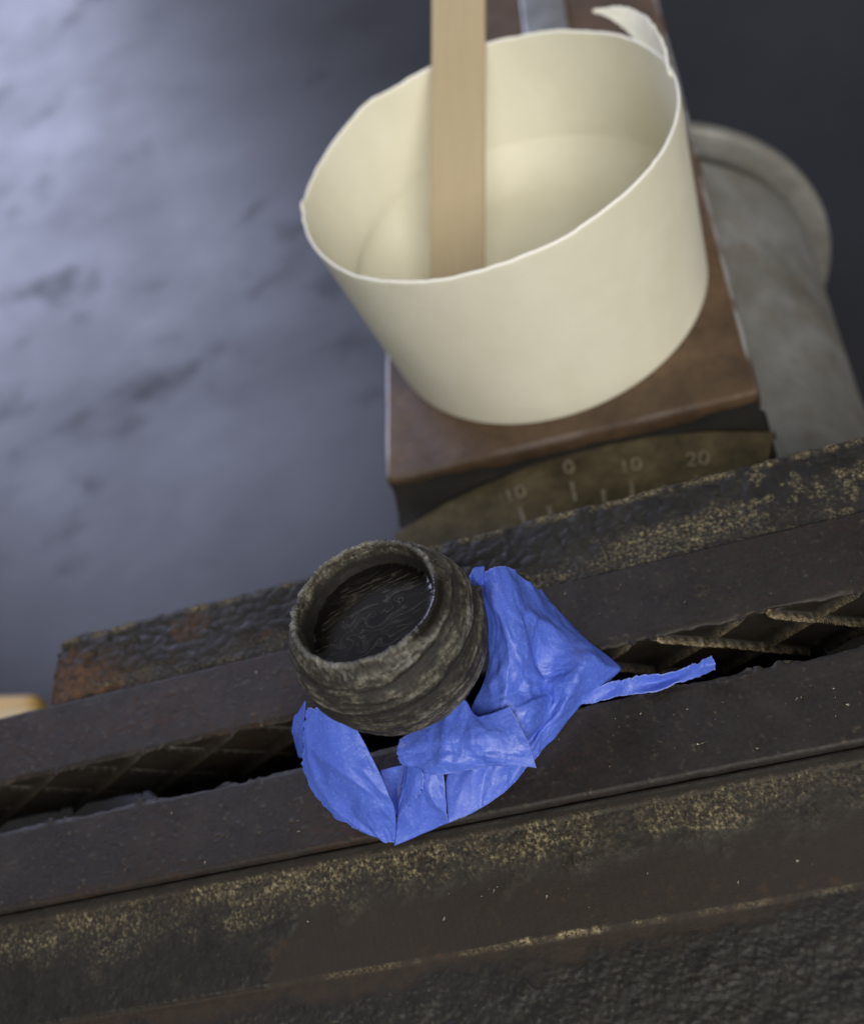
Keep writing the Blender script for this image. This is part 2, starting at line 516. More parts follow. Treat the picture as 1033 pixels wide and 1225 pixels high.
# ---- rear (fixed) jaw casting
def fixed_jaw():
    sec = np.concatenate([section_path([(33.6, -75), (33.4, -3)], 4),
                          section_path([(33.4, -3), (33.2, -1.2), (32.7, -0.3), (32.0, 0.0), (30.5, -0.1), (19.05, -0.9), (19.0, -4)], 0.22)[1:]])
    xs = np.concatenate([np.full(12, -77.0), -77 + np.linspace(0, 1, 22) ** 2 * 5, np.arange(-71.8, 100, 0.28)])
    cap = np.concatenate([np.linspace(1, 0.06, 12), np.zeros(len(xs) - 12)])
    X = np.repeat(xs[:, None], len(sec), 1)
    Y = np.repeat(sec[None, :, 0], len(xs), 0).copy()
    Z = np.repeat(sec[None, :, 1], len(xs), 0).copy()
    t = np.clip((X + 77) / 5, 0, 1)
    drop = 5 * (1 - np.sqrt(np.clip(1 - (1 - t) ** 2, 0, 1)))
    Z -= drop
    Y -= np.where(Y > 27, drop * 0.9 * (Y - 27) / 6.6, 0)
    Z = np.where(cap[:, None] > 0, np.minimum(Z, -5 - 70 * cap[:, None]), Z)
    P = np.stack([X, Y, Z], -1)
    N = grid_normals(P)
    N[:13] = (-1, 0, 0)
    up = sstep(-0.2, 0.5, N[..., 2] if N[200, -20, 2] > 0 else -N[..., 2])
    if N[200, -20, 2] < 0: N = -N
    N[:13] = (-1, 0, 0)
    w1, w2, wid = worley(X / 1.7 + 0.4 * vnoise(X / 2, Y / 2), Y / 1.5, 5)
    dome = np.sqrt(np.clip(1 - (w1 / 0.8) ** 2, 0, 1)) * (0.35 + 0.65 * wid)
    v1, v2, vid = worley(X / 0.62, Y / 0.62, 9)
    grit = np.clip(1 - v1 * 1.5, 0, 1) * (0.25 + 0.75 * vid)
    # gritty dusty band along the plate, wide towards the right
    u = (Y - 19) / 14.0
    edge = 0.30 + 0.30 * fbm(X / 11, Y / 9, octaves=4, seed=51) + 0.30 * sstep(5, 55, X) - 0.10 * sstep(-20, -60, X)
    band = sstep(edge + 0.10, edge - 0.12, u)
    flake = sstep(0.06, 0.16, fbm(X / 12 + 4, Y / 7, octaves=4, seed=61)) * sstep(30, 50, X)
    band = np.clip(band * (1 - 0.85 * flake), 0, 1)
    h = (1 - band) * (0.42 * dome - 0.1) * (1 - 0.7 * flake) + band * (0.40 * grit - 0.15) + 0.22 * flake + 0.25 * fbm(X / 5, Y / 5, octaves=4, seed=3)
    h -= 0.55 * sstep(0.30, 0.5, fbm(X / 4.5 + 9, Y / 4.5, octaves=3, seed=77)) * sstep(-40, -70, X)
    P = P + N * (h * up)[..., None]
    lip = sstep(1.6, 0.2, np.abs(Y - 32.4)) * up * np.where(Z > -2.5, 1, 0)  # back-edge highlight, painted pale through the dust mask below
    dust = band * (0.15 + 0.85 * sstep(0.1, 0.6, grit)) * (0.45 + 0.55 * sstep(-20, 30, X)) * (0.45 + 0.75 * sstep(-0.35, 0.35, fbm(X / 7, Y / 4, octaves=4, seed=88))) * up + 0.85 * lip * sstep(-0.4, 0.3, fbm(X / 3, X * 0, octaves=3, seed=4))
    dust += 0.5 * flake * sstep(0.1, 0.4, fbm(X / 1.5, Y / 1.5, octaves=3, seed=14)) * up
    rust = np.clip(sstep(-48, -74, X + 6 * fbm(X / 6, Y / 6, octaves=3, seed=2)) * sstep(31, 24, Y + 0.12 * (X + 70)) * 1.2 + sstep(0.3, 0.5, fbm(X / 9 + 3, Y / 6, octaves=3, seed=20)) * 0.5 * sstep(10, -30, X), 0, 1)
    o = make_obj('fixed_jaw', P.reshape(-1, 3), list(grid_faces(len(xs), len(sec))) + [tuple(range((len(xs) - 1) * len(sec), len(xs) * len(sec)))], CAST, vise, dict(dust=np.clip(dust, 0, 1), rust=rust, bare=np.zeros_like(X)))
    return o
fixed_jaw()

# ---- front (movable) jaw casting
def movable_jaw():
    sec = np.concatenate([section_path([(-18.15, -6), (-18.25, -1.6), (-18.5, -1.3), (-20.2, -1.5), (-20.5, -1.9), (-35.4, -5.0), (-35.9, -5.5), (-60, -10.5), (-63, -13)], 0.27),
                          section_path([(-63, -13), (-66, -75)], 5)[1:]])
    xs = np.arange(-105, 96, 0.30)
    X = np.repeat(xs[:, None], len(sec), 1)
    Y = np.repeat(sec[None, :, 0], len(xs), 0).copy()
    Z = np.repeat(sec[None, :, 1], len(xs), 0).copy()
    P = np.stack([X, Y, Z], -1)
    N = grid_normals(P)
    if N[200, 60, 2] < 0: N = -N
    top = np.where((Z > -14), 1.0, 0.0) * sstep(-18.3, -19.0, Y)
    v1, v2, vid = worley(X / 0.55, Y / 0.72, 19)
    grit = np.clip(1 - v1 * 1.45, 0, 1) * (0.2 + 0.8 * vid)
    w1, w2, wid = worley(X / 0.85 + 0.5 * vnoise(X / 1.5, Y / 1.5, seed=8), Y / 0.85, 29)
    crust = np.clip(w2 - w1, 0, 0.6) * (0.4 + 0.6 * wid)
    ragged = fbm(X / 6, Y / 6, octaves=5, seed=90)
    fine = fbm(X / 1.8, Y / 1.8, octaves=3, seed=92)
    # the smooth ground-off patch
    left = -29.5 + 4.0 * fbm(X * 0, Y / 3.5, octaves=4, seed=93) + 0.30 * (Y + 30)
    right = 69 + 5 * ragged
    patch = sstep(-0.12, 0.12, X - left) * sstep(0.6, -0.6, X - right) * sstep(-23.4, -28.6, Y + 2.2 * ragged + 1.6 * fine) * sstep(-35.9, -35.5, Y)
    tail = sstep(-35.2, -36.0, Y) * sstep(-39.5 , -37.2, Y + 3.4 * ragged + 0.8 * fine + 3.0 * sstep(20, 60, X) * -1) 
    band = sstep(-19.4, -20.6, Y) * sstep(-29.5, -22.0, Y + 3.5 * ragged) * (1 - patch)
    step_shelf = sstep(-18.6, -19.2, Y) * sstep(-20.6, -20.2, Y)
    rough = 1 - np.maximum(patch, tail * 0.8)
    h = rough * (0.22 * grit + 0.24 * crust + 0.30 * ragged) - 0.20 * patch - 0.10 * tail
    h += patch * (0.015 * np.sin(X * 5.2 + 0.6 * Y) + 0.03 * fine)
    low = sstep(-37, -42, Y)
    h += low * rough * (0.16 * crust + 0.22 * fine)
    P = P + N * (h * top * (1 - 0.85 * step_shelf))[..., None]
    chips = sstep(0.55, 0.15, np.abs(Y + 35.45 + 0.25 * fine)) * sstep(2, 7, X) * sstep(29, 22, X) * sstep(-0.15, 0.2, fbm(X / 1.6, Y / 3, octaves=3, seed=33))
    line = 0.28 * sstep(0.5, 0.1, np.abs(Y + 35.6)) * sstep(-0.1, 0.3, fbm(X / 5, X * 0, octaves=3, seed=34)) * sstep(-34, -24, X)
    dust = band * (0.15 + 0.85 * sstep(0.10, 0.55, grit + 0.35 * fine)) * (0.25 + 0.85 * sstep(-0.4, 0.4, fbm(X / 8, Y / 3, octaves=4, seed=36))) + chips * 1.3 + line
    dust += 0.12 * low * sstep(0.3, 0.6, crust) * rough
    rust = np.clip(0.10 * band + 0.12 * tail + 0.25 * patch * sstep(0.4, 0.6, fine), 0, 1)
    bare = np.clip(patch + 0.85 * tail + 0.6 * step_shelf, 0, 1)
    make_obj('movable_jaw', P.reshape(-1, 3), list(grid_faces(len(xs), len(sec))) + [tuple(range(len(sec))), tuple(range((len(xs) - 1) * len(sec), len(xs) * len(sec)))], CAST, vise,
             dict(dust=np.clip(dust, 0, 1), rust=rust, bare=bare))
movable_jaw()

# ---- body with the flat anvil top, turned 2.3 degrees on its swivel
B_ANG = math.radians(2.3)
def turn(P):
    """body coordinates (u across, v back, z) to vise coordinates"""
    P = np.asarray(P, float)
    o = P.copy()
    o[..., 0] = P[..., 0] * math.cos(B_ANG) + P[..., 1] * math.sin(B_ANG)
    o[..., 1] = -P[..., 0] * math.sin(B_ANG) + P[..., 1] * math.cos(B_ANG)
    return o

def anvil():
    # outline of the top (u, v), counter-clockwise; the left rear corner is cut back
    out = [(-20.0, 71.5), (59.5, 71.5), (59.5, 262), (8, 262), (8, 176), (-20.0, 172)]
    # rounded outline
    ring = []
    n = len(out)
    for i in range(n):
        a, b, c2 = (np.array(out[i - 1], float), np.array(out[i], float), np.array(out[(i + 1) % n], float))
        r = 1.6
        p = b + (a - b) / np.linalg.norm(a - b) * r
        q = b + (c2 - b) / np.linalg.norm(c2 - b) * r
        for t in np.linspace(0, 1, 5):
            ring.append((1 - t) ** 2 * p + 2 * t * (1 - t) * b + t * t * q)
    dense = []
    for a, b in zip(ring, ring[1:] + ring[:1]):
        k = max(1, int(np.linalg.norm(b - a) / 1.5))
        for j in range(k): dense.append(a + (b - a) * j / k)
    R = np.array(dense)
    cen = np.array([22.0, 130.0])
    tang = np.roll(R, -1, 0) - np.roll(R, 1, 0)
    nor = np.stack([tang[:, 1], -tang[:, 0]], 1)
    nor /= np.linalg.norm(nor, axis=1)[:, None]
    # vertical profile: (inset, z)
    prof = [(1.3, -25.0), (1.2, -25.0), (1.1, -25.0), (0.9, -25.05), (0.45, -25.3), (0.12, -25.8), (0, -26.5), (0, -29), (0.4, -32), (0.8, -60), (0.8, -110)]
    V, A = [], []
    for k, (ins, z) in enumerate(prof):
        Q = R - nor * ins
        wob = 0.22 * fbm(R[:, 0] / 7, R[:, 1] / 7, octaves=3, seed=5) if 2 < k < 8 else 0
        Q = Q - nor * np.reshape(wob, (-1, 1)) if k > 2 and k < 8 else Q
        V.append(np.concatenate([Q, np.full((len(Q), 1), z)], 1))
        e = 1.0 if 3 <= k <= 5 else 0.0
        frontness = np.clip(-nor[:, 1], 0, 1)
        A.append(e * (1 - 0.9 * frontness) * sstep(-0.5, 0.3, fbm(R[:, 0] / 9, R[:, 1] / 9, octaves=3, seed=15)))  # mask for the painted light on the edges, weak at the front
    m_, k_ = len(R), len(prof)
    V = turn(np.concatenate(V))
    A = np.concatenate(A)
    F = [tuple((k * m_ + i, k * m_ + (i + 1) % m_, (k + 1) * m_ + (i + 1) % m_, (k + 1) * m_ + i))[::-1] for k in range(k_ - 1) for i in range(m_)]
    F.append(tuple(range(m_)))
    o = make_obj('anvil_block', V, F, BROWN, vise, dict(worn=A))
    return o
blk = anvil()

# bright machined strip set into the top of the narrow rear part
v, fc = box(22.0, 34.5, 181, 261, -27.0, -23.6, 0.7)
make_obj('machined_strip', turn(np.array(v)), fc, BRIGHT, blk)

# ---- swivel table below with the engraved angle scale
def disc_sector(cx, cy, r0, r1, a0, a1, z0, z1, mat, name, parent, noise=0.15):
    n = 90
    th = np.radians(np.linspace(a0, a1, n))
    prof = [(r0, z0), (r0, z1), (r1 - 0.8, z1), (r1 - 0.3, z1 - 0.12), (r1, z1 - 0.5), (r1, z0)]
    prof = section_path(prof, 2.0)
    P = np.zeros((n, len(prof), 3))
    P[..., 0] = cx + np.cos(th)[:, None] * prof[None, :, 0]
    P[..., 1] = cy + np.sin(th)[:, None] * prof[None, :, 0]
    P[..., 2] = prof[None, :, 1] + noise * fbm(P[..., 0] / 5, P[..., 1] / 5, octaves=3, seed=8)
    return make_obj(name, P.reshape(-1, 3), grid_faces(n, len(prof), flip=True), mat, parent)

v, fc = box(-19.0, 60.0, 20, 73.5, -70, -32.2, 1.2)
make_obj('swivel_table', turn(np.array(v)), fc, DARK, vise)
CX, CY = 24.0, -25.5
# hollow front face that runs from the anvil edge down to the scale
def front_hollow():
    n, k = 120, 24
    u = np.linspace(-19.2, 58.8, n)
    topl = turn(np.stack([u, np.full(n, 71.75), np.full(n, -26.0)], 1))
    r = 97.1
    arc_y = CY + np.sqrt(np.maximum(r * r - (topl[:, 0] - CX) ** 2, 0))
    low = np.stack([topl[:, 0], np.minimum(arc_y, topl[:, 1] - 1.2), np.full(n, -30.9)], 1)
    t = np.linspace(0, 1, k)
    P = np.zeros((n, k, 3))
    P[..., 0] = topl[:, None, 0]
    P[..., 1] = topl[:, None, 1] + (low[:, 1] - topl[:, 1])[:, None] * (t ** 1.9)[None]
    P[..., 2] = topl[:, None, 2] + (low[:, 2] - topl[:, 2])[:, None] * (1 - (1 - t) ** 1.7)[None]
    P[..., 1] += 0.15 * fbm(P[..., 0] / 4, P[..., 2] / 4, octaves=3, seed=7)
    make_obj('hollow_front', P.reshape(-1, 3), grid_faces(n, k, flip=True), DARK, blk)
front_hollow()
scale = disc_sector(CX, CY, 48, 96.5, 66, 115.5, -33, -30.2, SCALE, 'angle_scale', vise)
tag(scale, 'dull brass angle scale marked in degrees')

def numeral(text, x, y, size, rot):
    cu = bpy.data.curves.new('numeral', 'FONT')
    cu.body = text
    cu.size = size * S
    cu.align_x, cu.align_y = 'CENTER', 'CENTER'
    cu.extrude = 0.22 * S
    cu.offset = 0.04 * S
    tmp = bpy.data.objects.new('numeral_curve', cu)
    me = bpy.data.meshes.new_from_object(tmp)
    bpy.data.objects.remove(tmp)
    bpy.data.curves.remove(cu)
    me.name = 'numeral'
    o = bpy.data.objects.new('numeral', me)
    col.objects.link(o)
    me.materials.clear()
    me.materials.append(PALE)
    o.parent = scale
    o.matrix_parent_inverse = parent_world(scale).inverted()
    o.location = Vector((x, y, -29.95)) * S
    o.rotation_euler = (0, 0, math.radians(rot))
    return o
for text, x, y, rot in (('10', 9.8, 63.3, 9), ('0', 21.8, 66.6, 3), ('10', 34.2, 62.9, -4), ('20', 47.4, 60.2, -10)):
    tag(numeral(text, x, y, 5.0, rot), 'raised pale numeral ' + text)
for ang, r0, r1 in ((99.1, 81, 86.2), (95.2, 81, 84), (91.4, 83, 88.6), (87.4, 81, 84.5), (83.4, 80, 85.4), (79, 80, 83), (74.7, 79, 85), (70.5, 79, 82.5)):
    a = math.radians(ang)
    v, fc = box(r0, r1, -0.45, 0.45, -30.3, -29.75, 0.1)
    v = np.array(v)
    w = np.stack([CX + v[:, 0] * math.cos(a) - v[:, 1] * math.sin(a), CY + v[:, 0] * math.sin(a) + v[:, 1] * math.cos(a), v[:, 2]], 1)
    make_obj('tick', w, fc, PALE, scale, smooth=False)

# ---- round grey barrel under the body with its end collar
def barrel(name, u0, z0, prof, mat, parent, a0=-60, a1=240, bumps=0.25):
    n = 160
    th = np.radians(np.linspace(a0, a1, n))
    prof = section_path(prof, 3.0)
    P = np.zeros((n, len(prof), 3))
    P[..., 0] = u0 + np.cos(th)[:, None] * prof[None, :, 0]
    P[..., 2] = z0 + np.sin(th)[:, None] * prof[None, :, 0]
    P[..., 1] = prof[None, :, 1]
    rr = bumps * fbm(P[..., 0] / 14, P[..., 1] / 14, P[..., 2] / 14, octaves=4, seed=12)
    P[..., 0] += np.cos(th)[:, None] * rr
    P[..., 2] += np.sin(th)[:, None] * rr
    return make_obj(name, turn(P).reshape(-1, 3), grid_faces(n, len(prof)), mat, parent)
bar = barrel('round_barrel', 36.5, -81, [(48, 36), (48, 164.2), (47.4, 165.2), (37, 165.6), (37, 171.5), (47.5, 171.6), (47.5, 173)], ZINC, vise)
barrel('collar', 36.5, -81, [(46.0, 172.2), (46.0, 168.4), (46.4, 168), (53.2, 168), (54.0, 168.5), (54.2, 169.2), (54.2, 171.5), (53.8, 172), (46.0, 172.2)], ZINC, bar, bumps=0.15)

# ---- dark slide beam in the throat between the jaws
v, fc = box(-60, 60, -58, 16, -66, -27, 2.0)
make_obj('slide_beam', v, fc, DARK, vise)

# ================================================================== the fitting held in the jaws
pot = empty('bulbous_fitting', (0, 0, 0), 'weathered grey brown bulb shaped fitting filled with black resin, gripped in the vise', 'fitting')

def rim_z(x, y):
    return 0.03 * x - 0.12 * y

def pot_wall():
    n = 820
    th = np.linspace(0, 2 * np.pi, n, endpoint=False)
    prof = []
    # from inside bottom, up the bore, over the rim, round the bulb, into the stem
    for z in np.linspace(27, 34.0, 20): prof.append((9.3 + 0.5 * (z - 27) / 7, z))
    for t in np.linspace(0, 1, 14)[1:]:
        a = math.pi * t
        prof.append((10.3 - 0.5 * math.cos(a), 34.0 + 0.75 * math.sin(a)))
    prof += [(10.9, 33.6), (11.1, 33.2)]
    for a in np.linspace(math.radians(35), math.radians(-63), 190):
        prof.append((14.0 * math.cos(a), 24.8 + 14.0 * math.sin(a)))
    for z in np.linspace(12, -13, 24)[1:]: prof.append((4.3 + 2.0 * math.exp((z - 12.3) / 1.3), z))
    prof = np.array(prof)
    k = len(prof)
    TH = np.repeat(th[:, None], k, 1)
    R = np.repeat(prof[None, :, 0], n, 0).copy()
    Z = np.repeat(prof[None, :, 1], n, 0).copy()
    idx = np.arange(k)
    inside = (idx < 20).astype(float)
    rim = sstep(12, 24, idx) * sstep(46, 34, idx)
    outer = sstep(30, 38, idx)
    cx, cy = np.cos(TH), np.sin(TH)
    # drifting striations round the body: noise drawn out along the turn
    wav = Z + 0.9 * vnoise(cx * 1.6, cy * 1.6, Z / 7, seed=41) + 0.35 * cx
    st = fbm(cx * 2.4, cy * 2.4, wav / 0.75, octaves=4, seed=42)
    st2 = fbm(cx * 4.5, cy * 4.5, wav / 0.27, octaves=3, seed=43)
    st3 = fbm(cx * 22, cy * 22, wav / 0.30, octaves=3, seed=52, gain=0.65)
    groove = np.zeros_like(R)
    for zz, w, d in ((30.6, 0.55, 0.95), (28.6, 0.3, 0.25), (26.0, 0.75, 0.90), (23.4, 0.35, 0.3), (21.4, 0.7, 0.85), (17.6, 0.6, 0.6)):
        dd = np.abs(wav - zz - 0.5 * vnoise(cx * 2, cy * 2, seed=int(zz * 3)))
        groove += d * np.exp(-(dd / w) ** 2) * (0.35 + 0.65 * sstep(-0.4, 0.4, vnoise(cx * 2.2, cy * 2.2, Z * 0 + zz, seed=44)))
    R += outer * (0.14 * st + 0.09 * st2 + 0.07 * st3 - 0.62 * groove + 0.16 * fbm(cx * 4, cy * 4, Z / 3.2, octaves=4, seed=50))
    # pitted, chipped lip
    chip = fbm(cx * 12, cy * 12, Z / 0.9, octaves=4, seed=45, gain=0.65)
    low = np.exp(-((TH + 0.35 + np.pi) % (2 * np.pi) - np.pi) ** 2 / 0.30)          # worn-down, resin-wet right side
    dry = 1 - 0.85 * sstep(0.2, 0.6, low)
    R += rim * 0.34 * chip * dry
    Z += rim * dry * (0.42 * fbm(cx * 10, cy * 10, octaves=4, seed=46, gain=0.65) - 0.25 * sstep(0.2, 0.6, fbm(cx * 5, cy * 5, octaves=3, seed=47)))
    R += (1 - outer) * (1 - rim) * 0.18 * fbm(cx * 6, cy * 6, Z / 1.5, octaves=3, seed=48)
    Z -= rim * 0.9 * low
    left = np.exp(-(((TH - 3.35) + np.pi) % (2 * np.pi) - np.pi) ** 2 / 0.12)
    R -= inside * 0.0
    Z += rim * 0.25 * left * chip
    # the lip is cut slightly out of level
    X, Y = R * cx, R * cy
    Z = Z + rim_z(X, Y) * sstep(14, 33, Z)
    P = np.stack([X, Y, Z], -1)
    blot = fbm(cx * 5, cy * 5, Z / 2.6, octaves=4, seed=58, gain=0.65)
    streak = np.clip(0.52 + 0.30 * st + 0.26 * st2 + 0.34 * st3 + 0.36 * blot - 0.55 * groove, 0, 1)
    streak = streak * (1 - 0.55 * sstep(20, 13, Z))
    pale = np.clip(sstep(20, 25, idx) * sstep(33, 28, idx) * (0.45 + 0.8 * chip) + rim * 0.5 * sstep(0.1, 0.5, chip) + 0.75 * outer * sstep(0.05, 0.45, fbm(cx * 1.6, cy * 1.6, wav / 3.0, octaves=3, seed=49)) * sstep(0.35, 0.75, streak), 0, 1)
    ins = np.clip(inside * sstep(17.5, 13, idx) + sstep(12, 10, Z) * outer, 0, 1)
    wet = np.clip(inside * 0.15 + sstep(37, 33, idx) * sstep(0.25, 0.6, low + 0.25 * chip), 0, 1)
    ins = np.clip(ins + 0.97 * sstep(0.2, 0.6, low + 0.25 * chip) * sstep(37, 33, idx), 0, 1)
    make_obj('wall', P.reshape(-1, 3), grid_faces(n, k, wrap_u=True, flip=False), POT, pot,
             dict(streak=streak, pale=pale, inside=ins, wet=wet))
pot_wall()

def resin():
    n, k = 360, 130
    th = np.linspace(0, 2 * np.pi, n, endpoint=False)
    q = np.concatenate([np.linspace(0.002, 0.86, k - 40), np.linspace(0.87, 1.0, 40)])
    TH, Q = np.repeat(th[:, None], k, 1), np.repeat(q[None], n, 0)
    r = 9.7 * Q
    X, Y = r * np.cos(TH), r * np.sin(TH)
    # swirls: a few vortices bend a set of parallel streaks
    u, v = X.copy(), Y.copy()
    for (px, py, s, rad) in ((-0.6, 0.4, 3.4, 1.5), (-4.2, -2.6, -2.8, 1.2), (-2.6, -4.2, 2.5, 1.1), (3.0, 2.2, -2.4, 1.3), (-4.6, 0.8, 2.4, 1.0), (1.2, -3.6, 1.8, 1.2)):
        dx, dy = u - px, v - py
        a = s * np.exp(-(dx * dx + dy * dy) / (rad * rad))
        u, v = px + dx * np.cos(a) - dy * np.sin(a), py + dx * np.sin(a) + dy * np.cos(a)
    ang = math.radians(14)
    c1 = u * math.cos(ang) + v * math.sin(ang)
    c2 = -u * math.sin(ang) + v * math.cos(ang)
    c2 = c2 + 0.8 * fbm(c1 / 4, c2 / 4, octaves=3, seed=70)
    sw = fbm(c1 / 6, c2 / 0.55, octaves=4, seed=71)
    swirl = np.clip(0.30 + 0.30 * sw + 0.62 * np.exp(-(sw / 0.11) ** 2), 0, 1) * sstep(1.0, 0.80, Q)
    edge = (1 - Q) * 9.7
    lift = (0.9 + 0.45 * fbm(np.cos(TH) * 3, np.sin(TH) * 3, octaves=3, seed=72)) * np.exp(-edge / 0.42)
    low = np.exp(-((TH + 0.35 + np.pi) % (2 * np.pi) - np.pi) ** 2 / 0.4)
    Z = 29.3 + lift * (0.22 + 2.2 * low) + 0.0 * sw * sstep(1.0, 0.9, Q)
    Z += np.exp(-edge / 0.5) * 0.25 * fbm(np.cos(TH) * 12, np.sin(TH) * 12, octaves=3, seed=73)
    Z = Z + rim_z(X, Y) * 0.5
    P = np.stack([X, Y, Z], -1)
    V = np.concatenate([P.reshape(-1, 3), [[0, 0, 29.3]]])
    F = list(grid_faces(n, k, wrap_u=True, flip=True)) + [(i * k, ((i + 1) % n) * k, n * k)[::1] for i in range(n)]
    o = make_obj('resin', V, F, RESIN, pot, dict(swirl=np.append(swirl.ravel(), swirl[0, 0])))
    tag(o, 'glossy black swirled resin inside')
resin()

# ================================================================== blue masking tape
tape = empty('masking_tape', (2, -8, 0), 'crumpled blue masking tape wrapped around the bulb shaped fitting', 'masking tape')
TAPE = {
    'flap': [[(-17.4,-2.0,14.0),(-13.6,-3.3,16.0),(-10.7,-3.2,16.0)],[(-19.4,-4.6,11.0),(-13.5,-6.2,14.5),(-9.4,-6.9,14.5)],[(-21.1,-7.0,8.0),(-13.2,-10.4,12.5),(-7.9,-11.3,12.0)],[(-20.9,-10.7,5.2),(-12.5,-13.9,9.5),(-6.7,-15.2,9.0)],[(-17.7,-15.3,3.2),(-11.0,-16.6,6.5),(-6.7,-17.3,6.5)],[(-13.2,-18.0,1.6),(-9.8,-18.2,3.5),(-7.6,-18.6,3.5)],[(-10.1,-19.7,0.9),(-9.5,-19.9,1.0),(-9.0,-20.3,1.0)]],
    'back_fold': [[(-21.6,0.0,9.0),(-19.8,-0.5,11.0),(-17.4,-0.9,14.0)],[(-22.7,-1.3,7.5),(-21.0,-2.4,9.0),(-19.1,-3.2,11.0)],[(-23.4,-2.6,5.0),(-22.3,-3.6,6.0),(-20.7,-4.9,8.0)],[(-23.6,-3.8,3.0),(-22.8,-4.6,4.0),(-21.5,-5.9,6.0)]],
    'front_fold': [[(-4.1,-11.9,8.3),(-1.0,-13.4,8.6),(1.7,-14.4,8.0)],[(-5.5,-14.8,5.8),(-2.1,-16.0,6.6),(1.0,-17.0,5.6)],[(-7.5,-17.4,2.9),(-3.3,-18.3,3.9),(0.3,-18.2,3.0)],[(-8.9,-20.5,0.9),(-4.5,-19.7,1.0),(-0.2,-18.7,1.0)]],
    'torn_ridge': [[(-3.6,-12.2,9.0),(-2.1,-12.9,9.2),(-0.8,-13.7,9.2)],[(-4.6,-14.0,7.6),(-2.7,-15.0,8.3),(-1.2,-15.6,7.8)],[(-5.7,-15.7,5.8),(-4.1,-16.2,6.6),(-2.8,-16.4,6.9)],[(-6.7,-17.5,4.0),(-5.9,-17.5,4.6),(-5.3,-17.2,5.1)]],
    'inner_fold': [[(-8.6,-11.0,6.5),(-6.6,-10.9,6.5),(-4.4,-10.8,6.5)],[(-8.8,-13.2,4.5),(-7.3,-13.0,4.2),(-5.7,-13.0,4.2)],[(-8.5,-16.1,2.6),(-7.8,-16.5,2.4),(-7.0,-17.1,2.4)]],
    'wrap': [[(11.8,12.4,16.0),(14.3,12.5,17.5),(16.1,13.1,16.5),(17.5,13.0,14.5),(18.7,12.4,10.5),(19.2,13.8,7.0)],[(12.1,9.1,15.0),(15.2,7.4,17.5),(17.3,7.5,16.0),(18.1,8.5,12.0),(20.4,9.2,6.5),(21.1,11.0,3.0)],[(11.9,4.1,13.5),(15.1,1.9,16.5),(17.6,2.4,14.5),(18.3,3.6,11.0),(23.4,4.5,5.0),(24.8,5.8,1.2)],[(10.8,0.1,11.5),(14.5,-1.9,14.0),(16.8,-1.9,12.5),(17.2,0.0,8.0),(24.5,0.0,7.0),(28.5,0.5,0.8)],[(8.6,-3.1,9.5),(13.0,-5.3,11.8),(15.8,-4.6,9.0),(17.6,-2.3,6.0),(23.0,-2.7,7.4),(26.0,-2.1,1.2)],[(6.6,-5.4,8.5),(11.4,-8.0,10.0),(15.8,-7.6,8.4),(18.2,-4.5,4.5),(21.0,-4.9,5.6),(21.7,-4.1,0.9)],[(3.3,-9.0,6.0),(9.0,-10.6,7.2),(13.7,-10.2,6.4),(15.7,-7.7,3.6),(17.5,-7.7,3.4),(17.8,-8.0,0.9)],[(0.7,-13.6,4.0),(5.6,-13.5,4.4),(9.6,-13.0,4.0),(12.4,-11.5,2.8),(14.2,-10.4,2.0),(15.5,-9.7,0.8)],[(-0.3,-18.7,0.9),(4.2,-17.7,1.0),(7.9,-16.1,1.0),(10.3,-14.4,1.0),(12.4,-12.5,1.0),(14.0,-11.1,0.7)]],
    'curl': [[(11.0,11.0,18.5),(11.8,12.2,18.8),(13.2,12.9,17.6)],[(10.8,10.7,17.2),(12.0,10.0,18.6),(12.8,11.3,17.2)],[(11.1,11.3,15.5),(11.9,10.5,16.5),(12.4,10.8,15.8)]],
    'patch': [[(-4.5,-8.3,9.5),(1.3,-7.4,11.8),(6.8,-5.8,13.0),(8.4,-8.4,11.6),(13.3,-7.6,11.2)],[(-4.9,-10.3,9.6),(0.7,-10.9,11.4),(5.8,-10.5,12.0),(9.9,-11.1,11.4),(14.5,-11.2,9.8)],[(-4.6,-11.6,9.0),(0.5,-13.0,10.2),(5.3,-13.3,10.4),(10.1,-13.9,10.0),(15.0,-13.7,8.2)],[(-3.8,-12.2,8.5),(0.7,-14.6,8.8),(5.6,-14.8,8.6),(10.4,-14.9,8.2),(15.0,-15.4,6.2)]],
    'tail': [[(23.1,-3.2,3.0),(27.6,-2.2,2.4),(30.9,-2.1,2.6),(34.4,-2.5,1.8),(37.6,-2.5,2.2),(40.3,-2.1,2.8),(42.2,-1.8,3.2)],[(22.5,-4.0,2.6),(26.3,-3.1,1.2),(29.7,-3.2,1.6),(33.5,-2.9,0.2),(36.9,-2.9,0.9),(40.1,-3.3,2.4),(42.6,-3.2,2.9)],[(21.4,-4.4,1.0),(25.3,-4.5,0.9),(28.6,-4.4,0.8),(32.8,-5.0,1.0),(36.4,-4.1,0.7),(40.0,-3.9,0.8),(42.2,-3.6,1.2)]],
}


def catmull(C, t):
    """interpolate control rows C (m, ...) at parameters t in 0..m-1"""
    m_ = len(C)
    i = np.clip(np.floor(t).astype(int), 0, m_ - 2)
    f_ = (t - i).reshape((-1,) + (1,) * (C.ndim - 1))
    g = lambda k: C[np.clip(k, 0, m_ - 1)]
    p0, p1, p2, p3 = g(i - 1), g(i), g(i + 1), g(i + 2)
    p0 = np.where((i - 1 < 0).reshape(f_.shape), 2 * p1 - p2, p0)
    p3 = np.where((i + 2 > m_ - 1).reshape(f_.shape), 2 * p2 - p1, p3)
    return 0.5 * (2 * p1 + (p2 - p0) * f_ + (2 * p0 - 5 * p1 + 4 * p2 - p3) * f_ ** 2 + (3 * p1 - p0 - 3 * p2 + p3) * f_ ** 3)

